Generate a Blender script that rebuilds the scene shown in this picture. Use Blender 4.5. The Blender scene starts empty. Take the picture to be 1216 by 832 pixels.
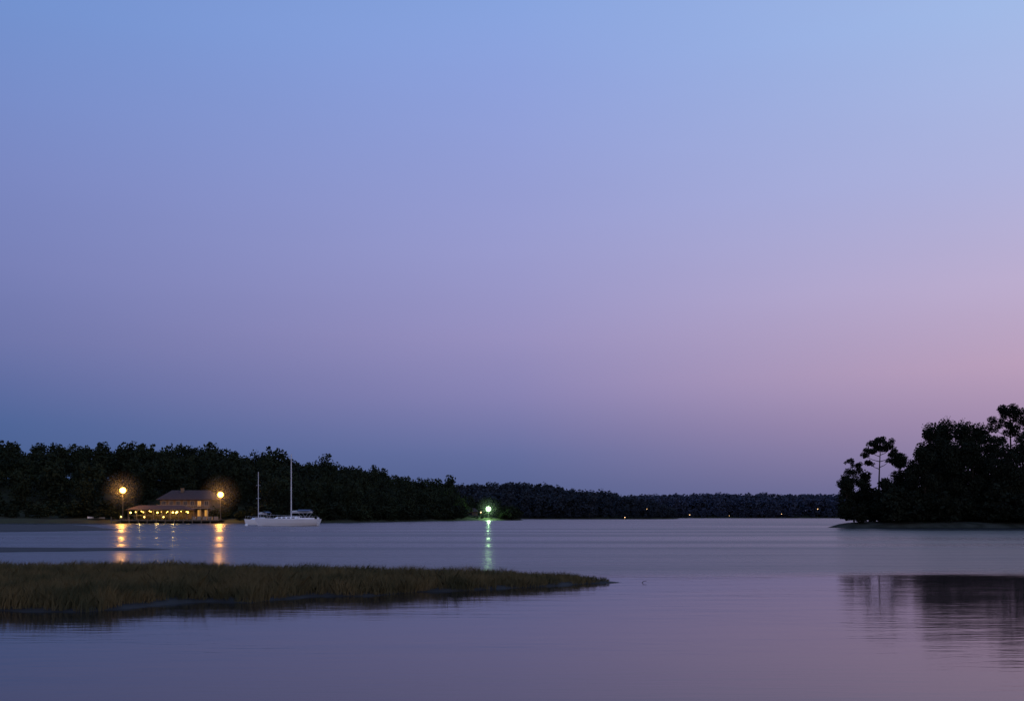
import bpy, bmesh, math
import numpy as np
from mathutils import Vector, Matrix
rng = np.random.default_rng(7)
S = bpy.context.scene
F = 1182.0; HZ = 612.0; CH = 1.8
def PX(px, Y): return (px-608.0)/F*Y
def PZ(py, Y): return CH + (HZ-py)/F*Y
def lin(c): 
    c = c/255.0
    return c/12.92 if c <= 0.04045 else ((c+0.055)/1.055)**2.4
def L(r, g, b):
    m=(r*.3+g*.5+b*.2); k=.06
    r,g,b=(x+(m-x)*k for x in (r,g,b))
    return (lin(r), lin(g), lin(b), 1)

# ---------------- materials ----------------
def mat(name, col, rough=0.8, var=0.0, scale=1.0, col2=None, metallic=0.0, bump=0.0, spec=0.3):
    m = bpy.data.materials.new(name); m.use_nodes = True
    nt = m.node_tree; b = nt.nodes['Principled BSDF']
    b.inputs['Roughness'].default_value = rough
    b.inputs['Metallic'].default_value = metallic
    b.inputs['Specular IOR Level'].default_value = spec
    col = tuple(col)[:3]+(1,)
    if col2 is None: col2 = tuple(c*(1-var) for c in col[:3])+(1,)
    else: col2 = tuple(col2)[:3]+(1,)
    g = nt.nodes.new('ShaderNodeNewGeometry')
    n = nt.nodes.new('ShaderNodeTexNoise'); n.inputs['Scale'].default_value = scale; n.inputs['Detail'].default_value = 4
    r = nt.nodes.new('ShaderNodeValToRGB')
    r.color_ramp.elements[0].position = 0.35; r.color_ramp.elements[0].color = col2
    r.color_ramp.elements[1].position = 0.65; r.color_ramp.elements[1].color = col
    nt.links.new(g.outputs['Position'], n.inputs['Vector']); nt.links.new(n.outputs['Fac'], r.inputs['Fac'])
    nt.links.new(r.outputs['Color'], b.inputs['Base Color'])
    if bump > 0:
        bp = nt.nodes.new('ShaderNodeBump'); bp.inputs['Distance'].default_value = bump
        nt.links.new(n.outputs['Fac'], bp.inputs['Height']); nt.links.new(bp.outputs['Normal'], b.inputs['Normal'])
    return m
def emat(name, col, st):
    m = bpy.data.materials.new(name); m.use_nodes = True
    nt = m.node_tree; nt.nodes.clear()
    e = nt.nodes.new('ShaderNodeEmission'); o = nt.nodes.new('ShaderNodeOutputMaterial')
    e.inputs['Color'].default_value = tuple(col)+(1,); e.inputs['Strength'].default_value = st
    nt.links.new(e.outputs[0], o.inputs['Surface']); return m
def halo_scatter(name, R, dens):  # scatter fading outwards, for the halo sphere added around a lamp
    m = bpy.data.materials.new(name); m.use_nodes = True
    nt = m.node_tree; nt.nodes.clear(); N=nt.nodes; K=nt.links
    tc=N.new('ShaderNodeTexCoord'); ln=N.new('ShaderNodeVectorMath'); ln.operation='LENGTH'; K.new(tc.outputs['Object'],ln.inputs[0])
    mr=N.new('ShaderNodeMapRange'); mr.interpolation_type='SMOOTHSTEP'; K.new(ln.outputs['Value'],mr.inputs['Value'])
    mr.inputs['From Min'].default_value=0; mr.inputs['From Max'].default_value=R; mr.inputs['To Min'].default_value=dens; mr.inputs['To Max'].default_value=0
    v=N.new('ShaderNodeVolumeScatter'); v.inputs['Anisotropy'].default_value=0.0; K.new(mr.outputs['Result'],v.inputs['Density'])
    o=N.new('ShaderNodeOutputMaterial'); K.new(v.outputs[0],o.inputs['Volume']); return m

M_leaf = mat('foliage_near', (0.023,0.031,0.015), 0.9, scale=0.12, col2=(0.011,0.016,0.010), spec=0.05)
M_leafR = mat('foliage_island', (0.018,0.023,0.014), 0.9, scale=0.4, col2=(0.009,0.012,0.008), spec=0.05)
M_leafHazeM = mat('foliage_mid_hazed', (0.032,0.040,0.050), 0.9, scale=0.1, col2=(0.022,0.029,0.038), spec=0.05)  # bluish tint paints distance haze into the leaf colour
M_leafHazeF = mat('foliage_far_hazed', (0.045,0.055,0.084), 0.9, scale=0.08, col2=(0.036,0.044,0.068), spec=0.05)  # paler and bluer still: more distance haze put into the colour
M_bark = mat('bark', (0.03,0.024,0.018), 0.95, var=0.5, scale=4, spec=0.1)
M_ground = mat('grassy_soil', (0.045,0.052,0.026), 0.95, scale=0.3, col2=(0.038,0.036,0.022), spec=0.1)
M_groundR = mat('island_soil', (0.05,0.052,0.04), 0.95, scale=0.5, col2=(0.02,0.022,0.015), spec=0.1)
M_mud = mat('mud', (0.03,0.027,0.022), 0.7, var=0.4, scale=2, spec=0.2)
M_hull = mat('white_gelcoat', (0.80,0.81,0.82), 0.3, var=0.06, scale=0.6, spec=0.5)
M_alu = mat('mast_aluminium', (0.6,0.6,0.62), 0.5, var=0.1)
M_canvas = mat('canvas', (0.10,0.13,0.2), 0.9, var=0.2, scale=3)
M_sail = mat('furled_sail', (0.55,0.55,0.55), 0.9, var=0.2, scale=3)
M_glassd = mat('dark_glass', (0.02,0.02,0.03), 0.1, var=0.1, spec=0.5)
M_wood = mat('weathered_wood', (0.15,0.12,0.085), 0.9, var=0.45, scale=3)
M_wall = mat('tan_siding', (0.17,0.12,0.075), 0.85, var=0.4, scale=0.6)
M_trim = mat('white_trim', (0.24,0.21,0.17), 0.7, var=0.2)
M_roof = mat('shingles', (0.06,0.04,0.038), 0.9, var=0.35, scale=2.5, bump=0.02)
M_metal = mat('painted_steel', (0.05,0.05,0.05), 0.5, var=0.3)
E_lamp = emat('sodium_lamp', (1.0,0.43,0.06), 18)
E_green = emat('mercury_lamp', (0.55,1.0,0.48), 10)
E_bulb = emat('festoon_bulb', (1.0,0.62,0.11), 10)
E_win = emat('lit_window', (1.0,0.46,0.10), 0.6)
E_dist = emat('distant_lamp', (1.0,0.6,0.28), 4)

# ---------------- mesh helpers ----------------
def mk(name, v, f, m, parent=None, smooth=False):
    me = bpy.data.meshes.new(name)
    if isinstance(v, np.ndarray) and isinstance(f, np.ndarray):
        k = f.shape[1]
        me.vertices.add(len(v)); me.vertices.foreach_set('co', v.astype(np.float32).ravel())
        me.loops.add(f.size); me.loops.foreach_set('vertex_index', f.astype(np.int32).ravel())
        me.polygons.add(len(f)); me.polygons.foreach_set('loop_start', np.arange(0, f.size, k, dtype=np.int32))
        me.update(calc_edges=True)
    else:
        me.from_pydata([tuple(p) for p in v], [], [tuple(q) for q in f]); me.update()
    me.materials.append(m)
    if smooth: me.polygons.foreach_set('use_smooth', [True]*len(me.polygons))
    o = bpy.data.objects.new(name, me); S.collection.objects.link(o)
    if parent is not None: o.parent = parent
    return o
def empty(name, loc=(0,0,0), rz=0):
    o = bpy.data.objects.new(name, None); o.location = loc; o.rotation_euler = (0,0,rz)
    S.collection.objects.link(o); return o
class Geo:
    def __init__(s): s.v=[]; s.f=[]
    def add(s, v, f):
        n=len(s.v); s.v += [tuple(p) for p in v]; s.f += [tuple(i+n for i in q) for q in f]
    def box(s, x0,x1,y0,y1,z0,z1):
        s.add([(x0,y0,z0),(x1,y0,z0),(x1,y1,z0),(x0,y1,z0),(x0,y0,z1),(x1,y0,z1),(x1,y1,z1),(x0,y1,z1)],
              [(0,3,2,1),(4,5,6,7),(0,1,5,4),(1,2,6,5),(2,3,7,6),(3,0,4,7)])
    def tube(s, pts, radii, k=6):
        pts=[Vector(p) for p in pts]; n=len(pts); V=[]; Fs=[]
        for i,p in enumerate(pts):
            d=(pts[min(i+1,n-1)]-pts[max(i-1,0)]).normalized()
            a=d.cross(Vector((0,0,1)) if abs(d.z)<0.9 else Vector((1,0,0))).normalized(); b=d.cross(a)
            for j in range(k):
                t=2*math.pi*j/k; V.append(p+(a*math.cos(t)+b*math.sin(t))*radii[i])
        for i in range(n-1):
            for j in range(k):
                Fs.append((i*k+j,i*k+(j+1)%k,(i+1)*k+(j+1)%k,(i+1)*k+j))
        Fs.append(tuple(range(k))); Fs.append(tuple((n-1)*k+j for j in range(k-1,-1,-1)))
        s.add(V,Fs)
    def ball(s, c, r, seg=12, rings=8, sq=(1,1,1)):
        V=[];Fs=[]
        for i in range(rings+1):
            ph=math.pi*i/rings
            for j in range(seg):
                t=2*math.pi*j/seg
                V.append((c[0]+r*sq[0]*math.sin(ph)*math.cos(t),c[1]+r*sq[1]*math.sin(ph)*math.sin(t),c[2]+r*sq[2]*math.cos(ph)))
        for i in range(rings):
            for j in range(seg):
                Fs.append((i*seg+j,(i+1)*seg+j,(i+1)*seg+(j+1)%seg,i*seg+(j+1)%seg))
        s.add(V,Fs)
    def out(s, name, m, parent=None, smooth=False): return mk(name, s.v, s.f, m, parent, smooth)

# ---------------- terrain ----------------
def sdist(X, Y, poly):
    P=np.array(poly,float); Q=np.roll(P,-1,0)
    d=np.full(X.shape,1e9); ins=np.zeros(X.shape,bool)
    for (x1,y1),(x2,y2) in zip(P,Q):
        ex,ey=x2-x1,y2-y1; t=np.clip(((X-x1)*ex+(Y-y1)*ey)/(ex*ex+ey*ey),0,1)
        d=np.minimum(d,np.hypot(X-x1-t*ex,Y-y1-t*ey))
        c=((y1>Y)!=(y2>Y)); xx=np.where(c,(x2-x1)*(Y-y1)/((y2-y1) if y2!=y1 else 1e-9)+x1,0)
        ins^=(c&(X<xx))
    return np.where(ins,d,-d)
def sm(a,b,x):
    t=np.clip((x-a)/(b-a),0,1); return t*t*(3-2*t)
def wob(X,Y,s):
    return (np.sin(X/s+1.3)*np.cos(Y/s*1.1+.4)+.5*np.sin(X/s*2.3+Y/s*1.7)+.3*np.sin(X/s*4.7-Y/s*3.9+2))/1.8
def land(name, poly, res, hf, m, wamp, ws):
    P=np.array(poly); x0,y0=P.min(0)-res*2; x1,y1=P.max(0)+res*2
    xs=np.arange(x0,x1+res,res); ys=np.arange(y0,y1+res,res)
    X,Y=np.meshgrid(xs,ys); D=sdist(X,Y,poly)+wamp*wob(X,Y,ws)
    Z=np.where(D>0,hf(X,Y,D),np.maximum(D*0.25,-1.0))
    n,mm=X.shape; V=np.stack([X.ravel(),Y.ravel(),Z.ravel()],1)
    i=np.arange(n*mm).reshape(n,mm)
    Fq=np.stack([i[:-1,:-1],i[:-1,1:],i[1:,1:],i[1:,:-1]],-1).reshape(-1,4)
    keep=(Z.ravel()[Fq]>-0.6).any(1); Fq=Fq[keep]
    o=mk(name,V,Fq,m,None,True); return o

head=[(-420,190),(-260,212),(-150,222),(-121,228),(-104,234),(-95,236),(-75,235),(-60,238),(-46,262),(-38,290),(-29,325),(-16,375),(-3,388),(4,400),(-2,430),(-60,560),(-420,620)]
def h_head(X,Y,D):
    k=sm(-10,-110,X)
    return 1.1*(1-np.exp(-np.maximum(D,0)/2.0))+ sm(6,60,D)*(7.5+3.5*k)+0.4*wob(X,Y,14)*sm(3,20,D)
land('wooded_headland', head, 2.5, h_head, M_ground, 1.0, 9)
mid=[(-140,575),(-60,560),(0,556),(40,548),(70,545),(88,552),(96,568),(80,620),(60,720),(-140,760)]
def h_mid(X,Y,D): return 1.0*(1-np.exp(-D/3))+sm(5,60,D)*8*sm(95,0,X)*1.0
land('far_shore', mid, 6, h_mid, M_ground, 2, 20)
far=[(-700,900),(60,800),(120,765),(200,752),(300,755),(420,740),(800,640),(2600,300),(2600,1500),(-700,1500)]
def h_far(X,Y,D): return 1.0*(1-np.exp(-D/4))+sm(5,80,D)*5
land('distant_hills', far, 20, h_far, M_ground, 3, 40)
isl=[(47.5,151),(50,147.5),(58,146),(70,145),(85,143),(110,138),(170,128),(220,150),(210,200),(120,200),(75,185),(56,165)]
def h_isl(X,Y,D): return 0.9*(1-np.exp(-D/1.6))+sm(3,25,D)*1.2
land('wooded_island', isl, 1.2, h_isl, M_groundR, 0.5, 4)
bar1=[(-34,46),(-25,49),(-18.5,51.5),(-17.8,53),(-20,55),(-34,57)]
land('dark_bar', bar1, 0.4, lambda X,Y,D: 0.05*(1-np.exp(-D/0.5))+0.02*np.abs(wob(X,Y,.8))*sm(0,.6,D), M_mud, 0.4, 1.3)
bar2=[(-110,98),(-58,105),(-53,112),(-49,122),(-51,128),(-60,146),(-80,185),(-130,190)]  # low dark strip off the left shore
land('dark_bar', bar2, 1.0, lambda X,Y,D: 0.16*(1-np.exp(-D/1.5))+0.08*np.abs(wob(X,Y,2))*sm(0,2,D), M_mud, 1.2, 3)
marsh=[(-45,18),(-16,18.6),(-10.1,19.0),(-7.9,18.5),(-7.3,20.0),(-6.4,21.0),(-5.4,20.5),(-4.5,22.3),(-3.2,22.2),(-2.2,23.5),(-1.0,24.0),(.7,25.2),(2.0,26.3),(3.1,26.9),(1.8,27.4),(.3,27.7),(-2.5,28.0),(-9,30.0),(-16,31),(-45,33)]
h_marsh=lambda X,Y,D: 0.10*(1-np.exp(-np.maximum(D,0)/0.25))+0.02*wob(X,Y,.7)*sm(0,.5,D)
land('marsh_bank', marsh, 0.15, h_marsh, M_mud, 0.2, 0.8)

# ---------------- water ----------------
def water_mat():
    m=bpy.data.materials.new('lake_water'); m.use_nodes=True; nt=m.node_tree; N=nt.nodes; K=nt.links
    b=N['Principled BSDF']; b.inputs['Base Color'].default_value=(0.010,0.010,0.011,1); b.inputs['IOR'].default_value=1.333
    b.inputs['Specular Tint'].default_value=(1,.98,.94,1)
    g=N.new('ShaderNodeNewGeometry'); sep=N.new('ShaderNodeSeparateXYZ'); K.new(g.outputs['Position'],sep.inputs[0])
    def noise(sx,sy,scale,detail,rough=.5,rot=0):
        mp=N.new('ShaderNodeMapping'); mp.inputs['Scale'].default_value=(sx,sy,1); mp.inputs['Rotation'].default_value=(0,0,rot)
        n=N.new('ShaderNodeTexNoise'); n.inputs['Scale'].default_value=scale; n.inputs['Detail'].default_value=detail; n.inputs['Roughness'].default_value=rough
        K.new(g.outputs['Position'],mp.inputs['Vector']); K.new(mp.outputs[0],n.inputs['Vector']); return n.outputs['Fac']
    def math_(op,a,c):
        q=N.new('ShaderNodeMath'); q.operation=op
        for i,x in enumerate((a,c)):
            if isinstance(x,(int,float)): q.inputs[i].default_value=x
            else: K.new(x,q.inputs[i])
        return q.outputs[0]
    def mr(v,a,c,d,e,smooth=True):
        q=N.new('ShaderNodeMapRange'); q.interpolation_type='SMOOTHSTEP' if smooth else 'LINEAR'
        K.new(v,q.inputs['Value'])
        for n_,x in (('From Min',a),('From Max',c),('To Min',d),('To Max',e)): 
            if isinstance(x,(int,float)): q.inputs[n_].default_value=x
            else: K.new(x,q.inputs[n_])
        return q.outputs['Result']
    yd=math_('ADD',sep.outputs['Y'],math_('MULTIPLY',noise(.12,.5,1,3),6))
    zone=mr(yd,31.5,35.0,0,1)
    lanes=mr(noise(.008,.07,1,4),.35,.65,-0.08,0.08)
    rf=math_('ADD',0.28,lanes)
    rgh=math_('ADD',math_('MULTIPLY',zone,rf),math_('MULTIPLY',math_('SUBTRACT',1,zone),0.07))
    K.new(rgh,b.inputs['Roughness'])
    h1=noise(.6,2.6,2.2,4,.5,.06); h2=noise(.30,1.1,.8,2,.5,-.1)
    # gusts: ripples come and go in soft patches over the calm water
    gust=mr(noise(.10,.35,1,2),.35,.65,.55,1.35)
    h=math_('ADD',math_('MULTIPLY',h1,.45),h2)
    bp=N.new('ShaderNodeBump'); bp.inputs['Strength'].default_value=1
    K.new(h,bp.inputs['Height']); 
    K.new(math_('ADD',math_('MULTIPLY',gust,0.0085),math_('MULTIPLY',zone,0.095)),bp.inputs['Distance'])
    K.new(bp.outputs['Normal'],b.inputs['Normal'])
    return m
mk('lake_water',[(-5000,-300,0),(5000,-300,0),(5000,8000,0),(-5000,8000,0)],[(0,1,2,3)],water_mat())

# ---------------- trees ----------------
def cloud(cs, rs, n, size, flat=1.0):
    cs=np.array(cs,float); rs=np.array(rs,float)
    w=rs**2; idx=rng.choice(len(cs),n,p=w/w.sum())
    d=rng.normal(size=(n,3)); d/=np.linalg.norm(d,axis=1)[:,None]
    r=rng.uniform(0.2,1.10,n)**0.6
    P=cs[idx]+d*(rs[idx]*r)[:,None]*np.array([1,1,flat])
    return leaves(P,size)
def leaves(P,size):
    n=len(P)
    a=rng.normal(size=(n,3)); a/=np.linalg.norm(a,axis=1)[:,None]
    b=rng.normal(size=(n,3)); b=np.cross(a,b); b/=np.linalg.norm(b,axis=1)[:,None]
    s=size*rng.uniform(.5,1.2,n)[:,None]
    V=np.stack([P-a*s*.6,P+b*s*.35,P+a*s*.6,P-b*s*.35],1).reshape(-1,3)
    return V,np.arange(4*n).reshape(n,4)
def decid_clumps(h, w, base=.25, n=14):
    cs=[];rs=[]
    for i in range(n):
        t=rng.uniform(0,1); z=h*(base+(0.9-base)*t)
        rad=w*math.sin(math.pi*min(.95,.22+.68*t))**.8*.75
        a=rng.uniform(0,6.28); q=rng.uniform(.2,1)*rad
        cs.append((math.cos(a)*q,math.sin(a)*q,z)); rs.append(w*rng.uniform(.28,.48))
    cs.append((rng.normal()*w*.1,rng.normal()*w*.1,h*.9)); rs.append(h*.1)
    return cs,rs
def template(kind, nleaf, size):
    if kind=='d':
        cs,rs=decid_clumps(1.0,rng.uniform(.28,.40),.15,16); return cloud(cs,rs,nleaf,size)
    cs=[];rs=[]
    for i in range(12):
        t=i/11; cs.append((rng.normal()*.1*(1-t),rng.normal()*.1*(1-t),.35+.6*t)); rs.append(.15*(1-t)+.05)
    return cloud(cs,rs,nleaf,size,.6)
def mass(name, pts, heights, m, nleaf, size, widen=1.0):
    T=[template('d' if i%4 else 'p',nleaf,size) for i in range(12)]
    Vs=[];Fs=[];o=0
    for (x,y,z),h in zip(pts,heights):
        V,Fq=T[rng.integers(len(T))]; a=rng.uniform(0,6.28); c,s=math.cos(a),math.sin(a)
        k=h*rng.uniform(.85,1.25)*widen
        W=np.stack([(V[:,0]*c-V[:,1]*s)*k+x,(V[:,0]*s+V[:,1]*c)*k+y,V[:,2]*h+z-0.2],1)
        Vs.append(W);Fs.append(Fq+o);o+=len(W)
    return mk(name,np.concatenate(Vs),np.concatenate(Fs),m)
def sample(poly,n,xr,yr,dmin,dmax=1e9):
    out=[]
    while len(out)<n:
        X=rng.uniform(*xr,4000);Y=rng.uniform(*yr,4000);D=sdist(X,Y,poly)
        k=(D>dmin)&(D<dmax)
        out+=list(zip(X[k],Y[k],D[k]))
    return out[:n]
def lampclear(x,y):  # open ground around the light on the point
    px=608+x/y*F
    return 553<px<594 and y<404
pts=[];hs=[]
for (x,y,d) in sample(head,1300,(-235,0),(225,440),3,85):
    if -100<x<-62 and y<258: continue
    if x<=-92 and y<248: continue
    if lampclear(x,y): continue
    k=sm(-6,-32,x); g=float(h_head(np.array(x),np.array(y),np.array(d)))
    hh=rng.uniform(8.0,11.8)*(1+.13*float(wob(x,y,11)))*(0.64+.36*float(k))*(0.8+.2*float(sm(3,15,np.array(d))))
    if rng.random()<.06: hh*=rng.uniform(1.12,1.32)
    pts.append((x,y,g)); hs.append(hh)
mass('distant_trees',pts,hs,M_leaf,520,.066)
pts=[];hs=[]
for (x,y,d) in sample(head,460,(-75,3),(236,420),0.6,7):
    if x<-62 and y<256: continue
    if lampclear(x,y): continue
    pts.append((x,y,.5)); hs.append(rng.uniform(2.5,5.5))
for (x,y,d) in sample(head,240,(-200,-62),(240,262),8,30):
    if -97<x<-64 and y<258: continue
    pts.append((x,y,1.2)); hs.append(rng.uniform(2.5,5.0))
for (x,y,d) in sample(head,90,(-102,-62),(237,250),1.5,12):
    if -89<x<-73: continue
    pts.append((x,y,1.0)); hs.append(rng.uniform(1.2,3.6))
for (x,y,d) in sample(head,26,(-20,-4),(380,402),.5,14):
    if lampclear(x,y): pts.append((x,y,.5)); hs.append(rng.uniform(.7,1.5))
mass('shoreline_scrub',pts,hs,M_leaf,280,.11,1.6)
pts=[];hs=[]
for (x,y,d) in sample(mid,600,(-70,96),(545,680),2,75):
    k=float(sm(97,55,x)); pts.append((x,y,float(h_mid(np.array(x),np.array(y),np.array(d))))); hs.append(rng.uniform(11.5,14.5)*(1+.08*float(wob(x,y,16)))*(.5+.5*k))
for (x,y,d) in sample(mid,200,(-70,96),(545,600),1,8):
    pts.append((x,y,.3)); hs.append(rng.uniform(4,7))
mass('distant_trees',pts,hs,M_leafHazeM,260,.09,1.25)
pts=[];hs=[]
for (x,y,d) in sample(far,1100,(40,560),(640,900),3,85):
    pts.append((x,y,float(h_far(np.array(x),np.array(y),np.array(d))))); hs.append(rng.uniform(13,15.2))
for (x,y,d) in sample(far,260,(40,560),(640,900),1,9):
    pts.append((x,y,.3)); hs.append(rng.uniform(5,8))
mass('distant_trees',pts,hs,M_leafHazeF,200,.11,1.35)

def broadleaf(name,x,y,z,h,w,nleaf,size=.34,base=.06,n=34,m=M_leafR):
    e=empty(name,(x,y,z-.2)); g=Geo(); lean=rng.normal(size=2)*.03*h
    g.tube([(0,0,0),(lean[0]*.3,lean[1]*.3,h*.3),(lean[0]*.7,lean[1]*.7,h*.6),(lean[0],lean[1],h*.88)],[h*.022,h*.017,h*.011,h*.003],8)
    cs,rs=decid_clumps(h,w,base,n)
    for c in cs[::2]:
        z0=c[2]*.7; g.tube([(lean[0]*z0/h,lean[1]*z0/h,z0),(c[0]*.5,c[1]*.5,z0*.5+c[2]*.5),c],[h*.008,h*.005,h*.002],5)
    g.out('trunk',M_bark,e)
    V,Fq=cloud(cs,rs,nleaf,size)
    V2,F2=cloud([(c[0]*1.05,c[1]*1.05,c[2]) for c in cs],[r*1.25 for r in rs],nleaf//6,size*.7)
    mk('crown',np.concatenate([V,V2]),np.concatenate([Fq,F2+len(V)]),m,e)
    return e
def pine(name,x,y,z,h,clumps,nleaf,trunk_r=.2,bend=(0,0)):
    e=empty(name,(x,y,z-.2)); g=Geo()
    tp=lambda t:(bend[0]*t*t,bend[1]*t*t,h*t)
    ts=[0,.2,.4,.6,.8,.97]
    g.tube([tp(t) for t in ts],[trunk_r*(1-.8*t) for t in ts],8)
    cs=[];rs=[]
    for (dx,dy,zf,r) in clumps:
        t=max(.1,zf-.07); p=tp(t); c=(bend[0]*zf*zf+dx,bend[1]*zf*zf+dy,h*zf)
        midp=tuple((p[i]+c[i])/2 for i in range(3)); midp=(midp[0],midp[1],midp[2]-.15)
        g.tube([p,midp,c],[trunk_r*.35,trunk_r*.22,.03],5)
        for q in range(6):
            a=rng.uniform(0,6.28); cs.append((c[0]+math.cos(a)*r*.6,c[1]+math.sin(a)*r*.6,c[2]+rng.uniform(-.35,.45)*r)); rs.append(r*rng.uniform(.4,.7))
            g.tube([c,cs[-1]],[.035,.015],4)
    g.out('trunk',M_bark,e)
    V,Fq=cloud(cs,rs,nleaf,.25,.75); mk('crown',V,Fq,M_leafR,e)
    return e
def isl_z(x,y): return float(h_isl(np.array(x),np.array(y),np.maximum(sdist(np.array([x]),np.array([y]),isl)[0],0)))
Yi=153.0
x=PX(1043,Yi); h=PZ(519,Yi)-1.2
pine('pine_tree',x,Yi,1.2,h,[(-1.6,0,.85,1.0),(1.6,.3,.87,1.05),(-.8,.5,.93,1.1),(.8,-.4,.95,1.1),(2.0,0,.79,.8),(-2.2,.2,.79,.7),(0,.6,.975,.9),(0,0,.87,1.0),(1.1,-.9,.72,.6),(-1.3,.9,.70,.8)],5600,.2,(.4,0))
x=PX(1201,157); h=PZ(480,157)-1.6
pine('pine_tree',x,157,1.6,h,[(-2.0,0,.86,1.2),(2.0,.3,.86,1.4),(-1.1,.5,.93,1.3),(1.2,-.4,.93,1.5),(2.8,0,.79,1.3),(-2.4,.2,.79,1.1),(0,.6,.965,1.3),(1.4,-.9,.71,1.3),(-1.7,.9,.70,1.3),(.4,0,.82,1.3),(0,0,.75,1.2),(2.6,.5,.66,1.3)],11000,.27,(-.3,0))
x=PX(1014,154); h=PZ(541,154)-1
pine('pine_tree',x,154,1,h,[(-.8,0,.75,1.0),(.8,.3,.78,.9),(-.3,.4,.93,.7),(.5,-.3,.87,.8),(-1.4,.2,.6,1.0),(1.1,0,.58,1.1),(-.9,.2,.42,1.2),(.5,.4,.35,1.3),(0,0,.65,1.1)],5000,.15,(-.3,0))
for (px,top,w,Y,nl) in [(1005,562,1.6,152,3600),(1025,558,1.5,156,3200),(1068,536,2.1,154,5600),(1082,545,2.2,151,6000),(1104,502,2.5,158,10000),(1120,497,2.4,161,10000),(1115,518,2.4,155,8000),
                       (1143,499,2.5,156,10000),(1163,502,2.6,160,10000),(1178,516,2.8,154,10000),(1192,526,3.0,150,9000),(1214,516,3.4,153,11000),(1097,530,2.3,150,7000),(1153,524,2.8,152,9000),(1132,522,2.5,153,9000),(1235,500,3.4,160,9000),(1265,490,3.6,162,8000),(1300,500,3.6,165,8000),(1052,568,2.0,150,4000)]:
    broadleaf('broadleaf_tree',PX(px,Y),Y,1.2,PZ(top,Y)-1.0,w,nl,.34)
pts=[];hs=[]
for (x,y,d) in sample(isl,420,(48,112),(140,178),1.6,18):
    pts.append((x,y,isl_z(x,y))); hs.append(rng.uniform(3,6.5) if x>55 else rng.uniform(2,3.5))
mass('island_undergrowth',pts,hs,M_leafR,620,.085,1.3)

# ---------------- marsh grass ----------------
def grass(name,poly,n,xr,yr,hfun,hz,cols,lean=.32,wid=.0055):
    P=np.array(sample(poly,n,xr,yr,.0)); X,Y,D=P[:,0],P[:,1],P[:,2]
    tuft=wob(X,Y,.45)+.6*wob(X+9,Y-4,.17)+.5*wob(X,Y,1.7)
    keep=(D>.03+.30*np.maximum(0,-tuft)); X,Y,D,tuft=X[keep],Y[keep],D[keep],tuft[keep]
    n=len(X); H=hfun(X,Y,D)*(1+.34*tuft)*rng.uniform(.5,1.2,n)
    z=hz(X,Y,D)-.02; a=rng.uniform(0,6.28,n); ln=rng.normal(size=(n,2))*lean*H[:,None]+np.array([.06,0])*H[:,None]
    w=wid*rng.uniform(.6,1.5,n); cx,cy=np.cos(a)*w,np.sin(a)*w
    B=np.stack([X,Y,z],1); s=np.stack([cx,cy,0*cx],1)
    Mi=B+np.stack([ln[:,0]*.35,ln[:,1]*.35,H*.55],1); T=B+np.stack([ln[:,0],ln[:,1],H],1)
    V=np.stack([B-s,B+s,Mi+s*.8,T,Mi-s*.8],1).reshape(-1,3)
    Fq=np.arange(5*n).reshape(n,5)
    return mk(name,V,Fq,cols)
GM=mat('marsh_grass_blades',(0.150,0.114,0.050),0.85,scale=.9,col2=(0.062,0.063,0.030),spec=.1)
def gh(X,Y,D):
    base=.24*sm(4.5,-3,X)+.08
    return base*(.75+.25*sm(0,.8,D))*(1+.15*(D<.5))
grass('marsh_grass',marsh,230000,(-20,3.2),(18,33),gh,h_marsh,GM)
g=Geo(); g.tube([(3.45,26.7,-.05),(3.52,26.7,.04),(3.62,26.75,.055)],[.01,.008,.004],5)
g.out('driftwood_stick',M_bark)

# ---------------- sailboats ----------------
def hull_part(parent,Ln,beam,free,draft_z=-.35):
    n=20; k=9; V=[];Fs=[]
    for i in range(n+1):
        t=i/n; x=-Ln/2+Ln*t
        wv=beam/2*(math.sin(math.pi*min(1,(t*.62+.0)))**.75 if t<.8 else math.sin(math.pi*.8*.62)**.75*(1-(t-.8)*.9))
        if i==0: wv=.03
        sheer=free*(1.0+.28*(1-t)**2+.06*t*t)
        bot=draft_z*(math.sin(math.pi*min(.98,t*.9+.05)))
        for j in range(k):
            s=j/(k-1)*2-1; a=abs(s)
            zz=bot+(sheer-bot)*(a**2.2); yy=wv*math.copysign(min(1,a**.55),s) if a>0 else 0
            xr=-Ln*.06*(a**2.2)*(1-t)**3+ (Ln*.03*(a**2.2) if t>.95 else 0)
            V.append((x+xr+Ln*.05*(1-t)**3,yy,zz))
    for i in range(n):
        for j in range(k-1):
            Fs.append((i*k+j,i*k+j+1,(i+1)*k+j+1,(i+1)*k+j))
    Fs.append(tuple(n*k+j for j in range(k)))
    for i in range(n): Fs.append((i*k,(i+1)*k,(i+1)*k+k-1,i*k+k-1))
    mk('hull',V,Fs,M_hull,parent,False)
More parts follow.
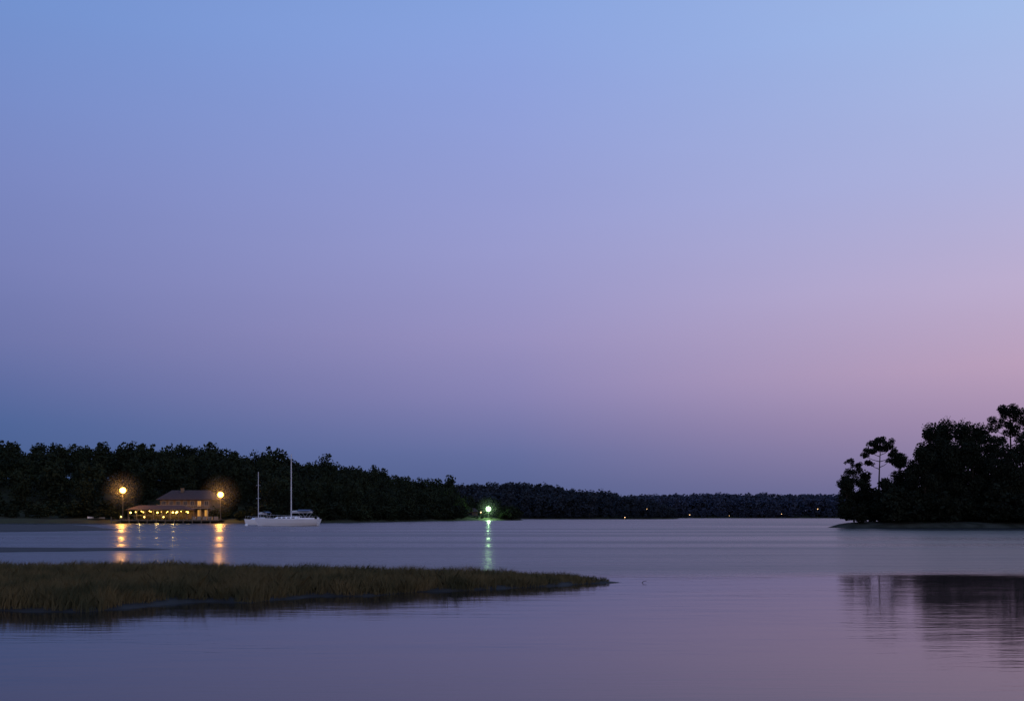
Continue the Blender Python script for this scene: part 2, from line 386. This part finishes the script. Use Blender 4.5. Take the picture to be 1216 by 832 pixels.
def sailboat(loc,rz,Ln,beam,free,mast,mx,mr=.11):
    e=empty('sailboat',loc,rz); hull_part(e,Ln,beam,free)
    g=Geo()
    x0,x1=-Ln*.16,Ln*.20; z0,z1=free*1.0,free*1.0+.55; w=beam*.3
    g.add([(x0-.5,-w,z0),(x1,-w,z0),(x1,w,z0),(x0-.5,w,z0),(x0+.4,-w*.8,z1-.1),(x1-.05,-w*.8,z1),(x1-.05,w*.8,z1),(x0+.4,w*.8,z1-.1)],[(0,3,2,1),(4,5,6,7),(0,1,5,4),(1,2,6,5),(2,3,7,6),(3,0,4,7)])
    g.box(Ln*.22,Ln*.42,-beam*.36,-beam*.30,free,free+.3); g.box(Ln*.22,Ln*.42,beam*.30,beam*.36,free,free+.3)
    g.out('cabin',M_hull,e)
    g=Geo()
    for q in range(4):
        xx=x0+.6+q*(x1-x0-.8)/4
        g.box(xx,xx+.5,-w*.93-.03,-w*.88,z0+.2,z0+.38)
    g.out('portlights',M_glassd,e)
    g=Geo(); g.tube([(mx,0,free),(mx,0,mast)],[mr,mr*.75],8); g.tube([(mx,0,free+1.15),(mx+Ln*.34,0,free+1.2)],[.06,.05],8)
    for zf in (.45,.72): 
        z=free+(mast-free)*zf; g.tube([(mx,-.6,z),(mx,.6,z)],[.03,.03],5)
    g.out('mast_and_boom',M_alu,e)
    g=Geo(); g.tube([(mx+.2,0,free+1.35),(mx+Ln*.12,0,free+1.42),(mx+Ln*.33,0,free+1.33)],[.20,.19,.10],8); g.out('furled_sail',M_sail,e)
    g=Geo()
    bow=(-Ln/2,0,free*1.28); st=(Ln/2,0,free*1.05); m2=free+(mast-free)*.72
    for a,b in ((bow,(mx,0,mast)),(st,(mx,0,mast)),((mx,-beam*.45,free),(mx,-.6,m2)),((mx,beam*.45,free),(mx,.6,m2)),((mx,-.6,m2),(mx,0,mast)),((mx,.6,m2),(mx,0,mast))):
        g.tube([a,b],[.006,.006],4)
    g.out('stays',M_metal,e)
    g=Geo()
    for sgn in (-1,1):
        prev=None
        for q in range(8):
            t=.08+q*.125; x=-Ln/2+Ln*t; wv=beam/2*math.sin(math.pi*min(.8,t)*.62)**.75*.95; z=free*(1+.28*(1-t)**2)
            g.tube([(x,sgn*wv,z),(x,sgn*wv,z+.6)],[.012,.012],4)
            if prev: g.tube([prev,(x,sgn*wv,z+.6)],[.007,.007],4)
            prev=(x,sgn*wv,z+.6)
    g.out('lifelines',M_alu,e)
    g=Geo(); xa,xb=Ln*.20,Ln*.40; zt=free+1.75; V=[];Fs=[]
    for i in range(7):
        s=i/6*2-1
        for x in (xa,xb): V.append((x,s*beam*.36,zt-.25*s*s))
    for i in range(6): Fs.append((2*i,2*i+1,2*i+3,2*i+2))
    g.add(V,Fs); g.add([(p[0],p[1],p[2]-.06) for p in V],[f[::-1] for f in Fs])
    g.out('bimini',M_canvas,e)
    g=Geo()
    for x in (xa,xb):
        for s in (-1,1): g.tube([(Ln*.3,s*beam*.36,free),(x,s*beam*.36,zt-.27)],[.02,.02],5)
    g.box(Ln/2-.1,Ln/2+.25,-.15,.15,.1,free+.35)
    g.out('bimini_frame',M_alu,e)
    return e
Yb=177
sailboat((PX(340,Yb),Yb,0),math.radians(-4),PX(378,Yb)-PX(302,Yb),3.3,1.15,PZ(539,Yb),PX(346,Yb)-PX(340,Yb))
sailboat((PX(306,200),200,0),math.radians(62),7.5,2.5,.9,PZ(560,200),.2,.075)
g=Geo(); g.ball((PX(296,Yb),Yb-2,.1),.28,12,8); g.tube([(PX(296,Yb),Yb-2,.3),(PX(296,Yb),Yb-2,.6)],[.03,.03],6); g.out('mooring_buoy',M_hull)

# ---------------- street lamps ----------------
def street_lamp(px,py,Y,ground,em,r=.42,energy=0,col=None,R=3.5,dens=.02):
    x=PX(px,Y); z=PZ(py,Y); e=empty('street_lamp',(x,Y,ground))
    H=z-ground; g=Geo()
    g.tube([(0,0,-.3),(0,0,.4),(0,0,H-r*.9)],[.16,.10,.06],8); g.tube([(0,0,-.2),(0,0,.25)],[.24,.2],10)
    g.tube([(0,0,H-r*1.05),(0,0,H-r*.75)],[.12,.2],10); g.tube([(0,0,H+r*.92),(0,0,H+r*1.2)],[.2,.05],10)
    g.out('post',M_metal,e)
    g=Geo(); g.ball((0,0,H),r,16,10); g.out('globe',em,e,True)
    if energy:
        ld=bpy.data.lights.new('lamp_light','POINT'); ld.energy=energy; ld.color=col; ld.shadow_soft_size=.3
        lo=bpy.data.objects.new('lamp_light',ld); lo.location=(0,-r-.35,H-.1); lo.parent=e; S.collection.objects.link(lo)
        g=Geo(); g.ball((0,0,0),R,24,16); o=g.out('lamp_halo',halo_scatter('halo_volume',R,dens),e,True); o.location=(0,0,H)  # scattering sphere added only to give the lamp a halo
    return e
street_lamp(146,582,236.5,1.0,E_lamp,.68,2500,(1,.43,.07),5.5,.0115)
street_lamp(262,587,235.5,1.0,E_lamp,.64,2500,(1,.43,.07),5.5,.0115)
street_lamp(580,604,386,.9,E_green,.9,3800,(.5,1,.42),6,.007)
street_lamp(571,608,389,.9,E_dist,.25)
for px,py,Y,gr,r in ((742,614,546,.8,.22),(768,604,549,.8,.24),(819,611,760,.8,.26),(971,604,752,.8,.26),(640,612,556,.8,.15),(700,611,549,.8,.15),(866,612,762,.8,.18),(928,610,754,.8,.2)):
    street_lamp(px,py,Y,gr if PZ(py,Y)>1.6 else 0,E_dist,r)

# ---------------- lake house ----------------
def hiproof(g,x0,x1,y0,y1,z0,z1,ov,ridge):
    x0-=ov;x1+=ov;y0-=ov;y1+=ov; ym=(y0+y1)/2
    V=[(x0,y0,z0),(x1,y0,z0),(x1,y1,z0),(x0,y1,z0),(x0+ridge,ym,z1),(x1-ridge,ym,z1),(x0,y0,z0-.18),(x1,y0,z0-.18),(x1,y1,z0-.18),(x0,y1,z0-.18)]
    g.add(V,[(0,1,5,4),(1,2,5),(2,3,4,5),(3,0,4),(0,6,7,1),(1,7,8,2),(2,8,9,3),(3,9,6,0),(6,9,8,7)])
Yh=246; hx0,hx1=PX(190,Yh),PX(250,Yh); e=empty('lake_house',((hx0+hx1)/2,Yh,1.0)); W=(hx1-hx0)/2
g=Geo(); g.box(-W,W,0,9,-.5,4.8); g.out('walls',M_wall,e)
g=Geo(); hiproof(g,-W,W,0,9,4.85,7.2,.7,2.2); g.out('roof',M_roof,e)
g=Geo(); g.box(-W*.35,-W*.35+.7,3.2,3.9,5.5,7.7); g.out('chimney',M_wood,e)
gt=Geo(); gw=Geo(); gd=Geo()
for fl,z in ((0,.9),(1,3.2)):
    for i in range(7):
        xc=-W+1.0+i*(2*W-2)/6; ww=.42
        lit=(fl,i) in ((1,5),(0,2),(0,5),(0,6))
        zz0,zz1=(z,z+1.2) if fl else (z-.2,z+1.3)
        (gw if lit else gd).box(xc-ww,xc+ww,-.03,0.02,zz0,zz1)
        gt.box(xc-ww-.12,xc+ww+.12,-.07,-.035,zz1,zz1+.13); gt.box(xc-ww-.12,xc+ww+.12,-.09,-.035,zz0-.13,zz0)
        gt.box(xc-ww-.12,xc-ww,-.065,-.035,zz0,zz1); gt.box(xc+ww,xc+ww+.12,-.065,-.035,zz0,zz1)
        gt.box(xc-.03,xc+.03,-.06,-.034,zz0,zz1)
gw.out('lit_windows',E_win,e); gd.out('dark_windows',M_glassd,e); gt.out('window_frames',M_trim,e)
g=Geo(); g.box(-W-.3,W+.3,-2.4,0-.1,2.55,2.67)
for i in range(8):
    xx=-W+i*2*W/7; g.box(xx-.07,xx+.07,-2.35,-2.21,-.4,2.545); 
for i in range(30):
    xx=-W+i*2*W/29; g.box(xx-.03,xx+.03,-2.33,-2.27,2.675,3.4)
g.box(-W,W,-2.36,-2.24,3.405,3.48)
g.out('balcony',M_trim,e)

Yp=238.5; px0,px1=PX(157,Yp),PX(226,Yp); e=empty('waterside_pavilion',((px0+px1)/2,Yp,1.0)); W=(px1-px0)/2
g=Geo(); hiproof(g,-W,W,-2.4,2.4,2.3,3.3,.4,2.2); g.out('roof',M_roof,e)
g=Geo()
for i in range(8):
    xx=-W+i*2*W/7
    for yy in (-2.4,2.4): g.box(xx-.09,xx+.09,yy-.09,yy+.09,-.3,2.1)
for i in range(7):
    xx=-W+(i+.5)*2*W/7; g.box(xx-.5,xx+.5,-1.2,-.5,.65,.72); g.box(xx-.05,xx+.05,-.9,-.8,-.05,.645)
    g.box(xx-.5,xx+.5,.6,1.3,.65,.72); g.box(xx-.05,xx+.05,.9,1.0,-.05,.645)
g.box(-W,W,-2.47,-2.33,.85,.93); g.box(-W,W,2.6,2.7,-.2,2.1)
g.out('posts_and_tables',M_wall,e)
g=Geo(); gc=Geo()
br=np.random.default_rng(3)
for i in range(17):
    xx=-W+(i+br.uniform(.2,.8))*2*W/17; yy=br.uniform(-2.6,2.2); z=1.9-br.uniform(0,.45)
    g.ball((xx,yy,z),br.choice([.09,.12,.2]),8,6)
    gc.tube([(xx,yy,z+.1),(xx,yy,2.12)],[.015,.015],4)
for xx,yy,z in ((-W-1.4,-3.2,.55),(-W*.4,-3.4,.5),(W*.25,-3.4,.5)):
    g.ball((xx,yy,z),.16,8,6); gc.tube([(xx,yy,-.1),(xx,yy,z-.1)],[.03,.03],5)
g.out('festoon_bulbs',E_bulb,e); gc.out('bulb_cords',M_metal,e)
for xx in (-W*.6,0,W*.55):
    ld=bpy.data.lights.new('pavilion_lamp','POINT'); ld.energy=150; ld.color=(1,.66,.2); ld.shadow_soft_size=.2
    lo=bpy.data.objects.new('pavilion_lamp',ld); lo.location=(xx,-2.9,1.7); lo.parent=e; S.collection.objects.link(lo)
Yd=233.6; e=empty('wooden_dock',(0,0,0)); g=Geo(); xa,xb=PX(134,Yd),PX(262,Yd)
nb=int((xb-xa)/.3)
for i in range(nb): g.box(xa+i*.3,xa+i*.3+.27,Yd-1.3,Yd+4.2,.78,.86)
g.out('deck_boards',M_wood,e); g=Geo()
g.box(xa,xb,Yd-1.28,Yd-1.1,.55,.775)
i=xa+.2
while i<xb: 
    g.tube([(i,Yd-1.4,-1),(i,Yd-1.4,1.5 if int(i*7)%3==0 else 1.05)],[.14,.13],8); i+=2.1
g.out('pilings',M_wood,e)
g=Geo()
for q in range(5):
    xx=PX(226,Yd)+q*1.3; g.box(xx,xx+.9,Yd+1,Yd+1.6,.865,1.6)
g.out('dock_boxes',M_trim,e)
def skiff(x,y,z,rz):
    e=empty('rowing_skiff',(x,y,z),rz); n=10;k=7;V=[];Fs=[]
    for i in range(n+1):
        t=i/n; xx=-1.9+3.8*t; w=.75*math.sin(math.pi*min(.62,t*.62+.02))**.7
        for j in range(k):
            s=j/(k-1)*2-1; V.append((xx,w*s,.1+.45*abs(s)**2+.15*(1-t)**2))
    for i in range(n):
        for j in range(k-1): Fs.append((i*k+j,i*k+j+1,(i+1)*k+j+1,(i+1)*k+j))
    Fs.append(tuple(n*k+j for j in range(k))); mk('hull',V,Fs,M_hull,e)
    g=Geo()
    for xx in (-.6,.5): g.box(xx,xx+.25,-.6,.6,.42,.46)
    g.out('thwarts',M_wood,e)
skiff(PX(110,237),239,.9,.5)
e=empty('boathouse',(PX(558,400),400,1)); g=Geo(); g.box(-3,3,0,5,-.4,2.4); g.out('walls',M_wall,e)
g=Geo(); hiproof(g,-3,3,0,5,2.45,3.9,.4,1.5); g.out('roof',M_roof,e)
g=Geo(); g.box(-.9,.9,-.06,-.01,-.2,2.0); g.box(1.5,2.4,-.05,-.01,.9,1.8); g.out('doors',M_glassd,e)

# ---------------- sky ----------------
w=bpy.data.worlds.new('World'); S.world=w; w.use_nodes=True; nt=w.node_tree; N=nt.nodes; K=nt.links; N.clear()
out=N.new('ShaderNodeOutputWorld'); bg=N.new('ShaderNodeBackground'); K.new(bg.outputs[0],out.inputs[0])
tc=N.new('ShaderNodeTexCoord'); nm=N.new('ShaderNodeVectorMath'); nm.operation='NORMALIZE'; K.new(tc.outputs['Generated'],nm.inputs[0])
sp=N.new('ShaderNodeSeparateXYZ'); K.new(nm.outputs[0],sp.inputs[0])
def MA(op,a,b=None):
    q=N.new('ShaderNodeMath'); q.operation=op
    for i,x in enumerate((a,b)):
        if x is None: continue
        if isinstance(x,(int,float)): q.inputs[i].default_value=x
        else: K.new(x,q.inputs[i])
    return q.outputs[0]
hor=MA('SQRT',MA('MAXIMUM',MA('SUBTRACT',1,MA('MULTIPLY',sp.outputs[2],sp.outputs[2])),1e-4))
s=MA('DIVIDE',sp.outputs[0],hor)
def ramp(stops):
    r=N.new('ShaderNodeValToRGB'); cr=r.color_ramp
    stops=sorted(stops)
    while len(cr.elements)<len(stops): cr.elements.new(.5)
    for el,(p,c) in zip(cr.elements,stops): el.position=p; el.color=L(*c)
    K.new(sp.outputs[2],r.inputs['Fac']); return r.outputs['Color']
Lr=ramp([(0,(64,86,132)),(.03,(67,92,141)),(.084,(78,101,155)),(.12,(94,108,163)),(.158,(109,117,172)),(.22,(119,128,186)),(.296,(121,136,198)),(.36,(117,141,205)),(.42,(112,145,210)),(1,(90,122,190))])
Cr=ramp([(0,(80,94,142)),(.031,(87,100,149)),(.061,(99,109,160)),(.09,(117,119,170)),(.119,(133,129,180)),(.176,(150,143,193)),(.255,(152,154,208)),(.329,(147,158,217)),(.397,(141,161,224)),(.46,(134,164,227)),(1,(98,130,200))])
Rr=ramp([(0,(109,107,150)),(.02,(118,112,153)),(.039,(133,120,159)),(.084,(162,138,173)),(.135,(186,158,188)),(.207,(188,173,209)),(.296,(175,180,225)),(.418,(160,186,234)),(1,(110,142,210))])
def mrg(v,a,b):
    q=N.new('ShaderNodeMapRange'); K.new(v,q.inputs['Value']); q.inputs['From Min'].default_value=a; q.inputs['From Max'].default_value=b; return q.outputs['Result']
def mix(f,a,b,bt='MIX'):
    q=N.new('ShaderNodeMix'); q.data_type='RGBA'; q.blend_type=bt
    if isinstance(f,(int,float)): q.inputs[0].default_value=f
    else: K.new(f,q.inputs[0])
    K.new(a,q.inputs[6]); K.new(b,q.inputs[7]); return q.outputs[2]
c=mix(mrg(s,0,-.457),Cr,Lr); c=mix(mrg(s,0,.457),c,Rr)
mp=N.new('ShaderNodeMapping'); mp.inputs['Scale'].default_value=(1.2,1.2,7); mp.inputs['Rotation'].default_value=(0,.35,0); K.new(nm.outputs[0],mp.inputs['Vector'])
nz=N.new('ShaderNodeTexNoise'); nz.inputs['Scale'].default_value=1.3; nz.inputs['Detail'].default_value=3; K.new(mp.outputs[0],nz.inputs['Vector'])
hz=MA('ADD',.955,MA('MULTIPLY',nz.outputs['Fac'],.09))
hc=N.new('ShaderNodeCombineXYZ'); [K.new(hz,hc.inputs[i]) for i in range(3)]
c=mix(1.0,c,hc.outputs[0],'MULTIPLY')
gl=MA('MULTIPLY',mrg(sp.outputs[1],-.1,-.8),mrg(sp.outputs[2],.75,0))
gc_=N.new('ShaderNodeRGB'); gc_.outputs[0].default_value=(.42,.30,.22,1)
c=mix(gl,c,gc_.outputs[0],'ADD')
sky=N.new('ShaderNodeTexSky'); sky.sky_type='NISHITA'; sky.sun_disc=False; sky.sun_elevation=math.radians(-4); sky.sun_rotation=math.radians(165)
c=mix(.03,c,sky.outputs[0],'ADD')
K.new(c,bg.inputs['Color']); bg.inputs['Strength'].default_value=1.0
sl=bpy.data.lights.new('sun','SUN'); sl.energy=.10; sl.angle=math.radians(15); sl.color=(1,.8,.72)
so=bpy.data.objects.new('sun',sl); so.rotation_euler=Vector((-.35,1,-.06)).to_track_quat('-Z','Y').to_euler(); S.collection.objects.link(so)

# ---------------- camera ----------------
cd=bpy.data.cameras.new('camera'); cam=bpy.data.objects.new('camera',cd); S.collection.objects.link(cam); S.camera=cam
cam.location=(0,0,CH); cam.rotation_euler=(math.radians(90),0,0); cd.lens=35; cd.sensor_width=36; cd.shift_y=(HZ-416)/1216; cd.clip_end=12000; cd.clip_start=.1
S.view_settings.view_transform='Standard'; S.view_settings.look='None'; S.view_settings.exposure=0
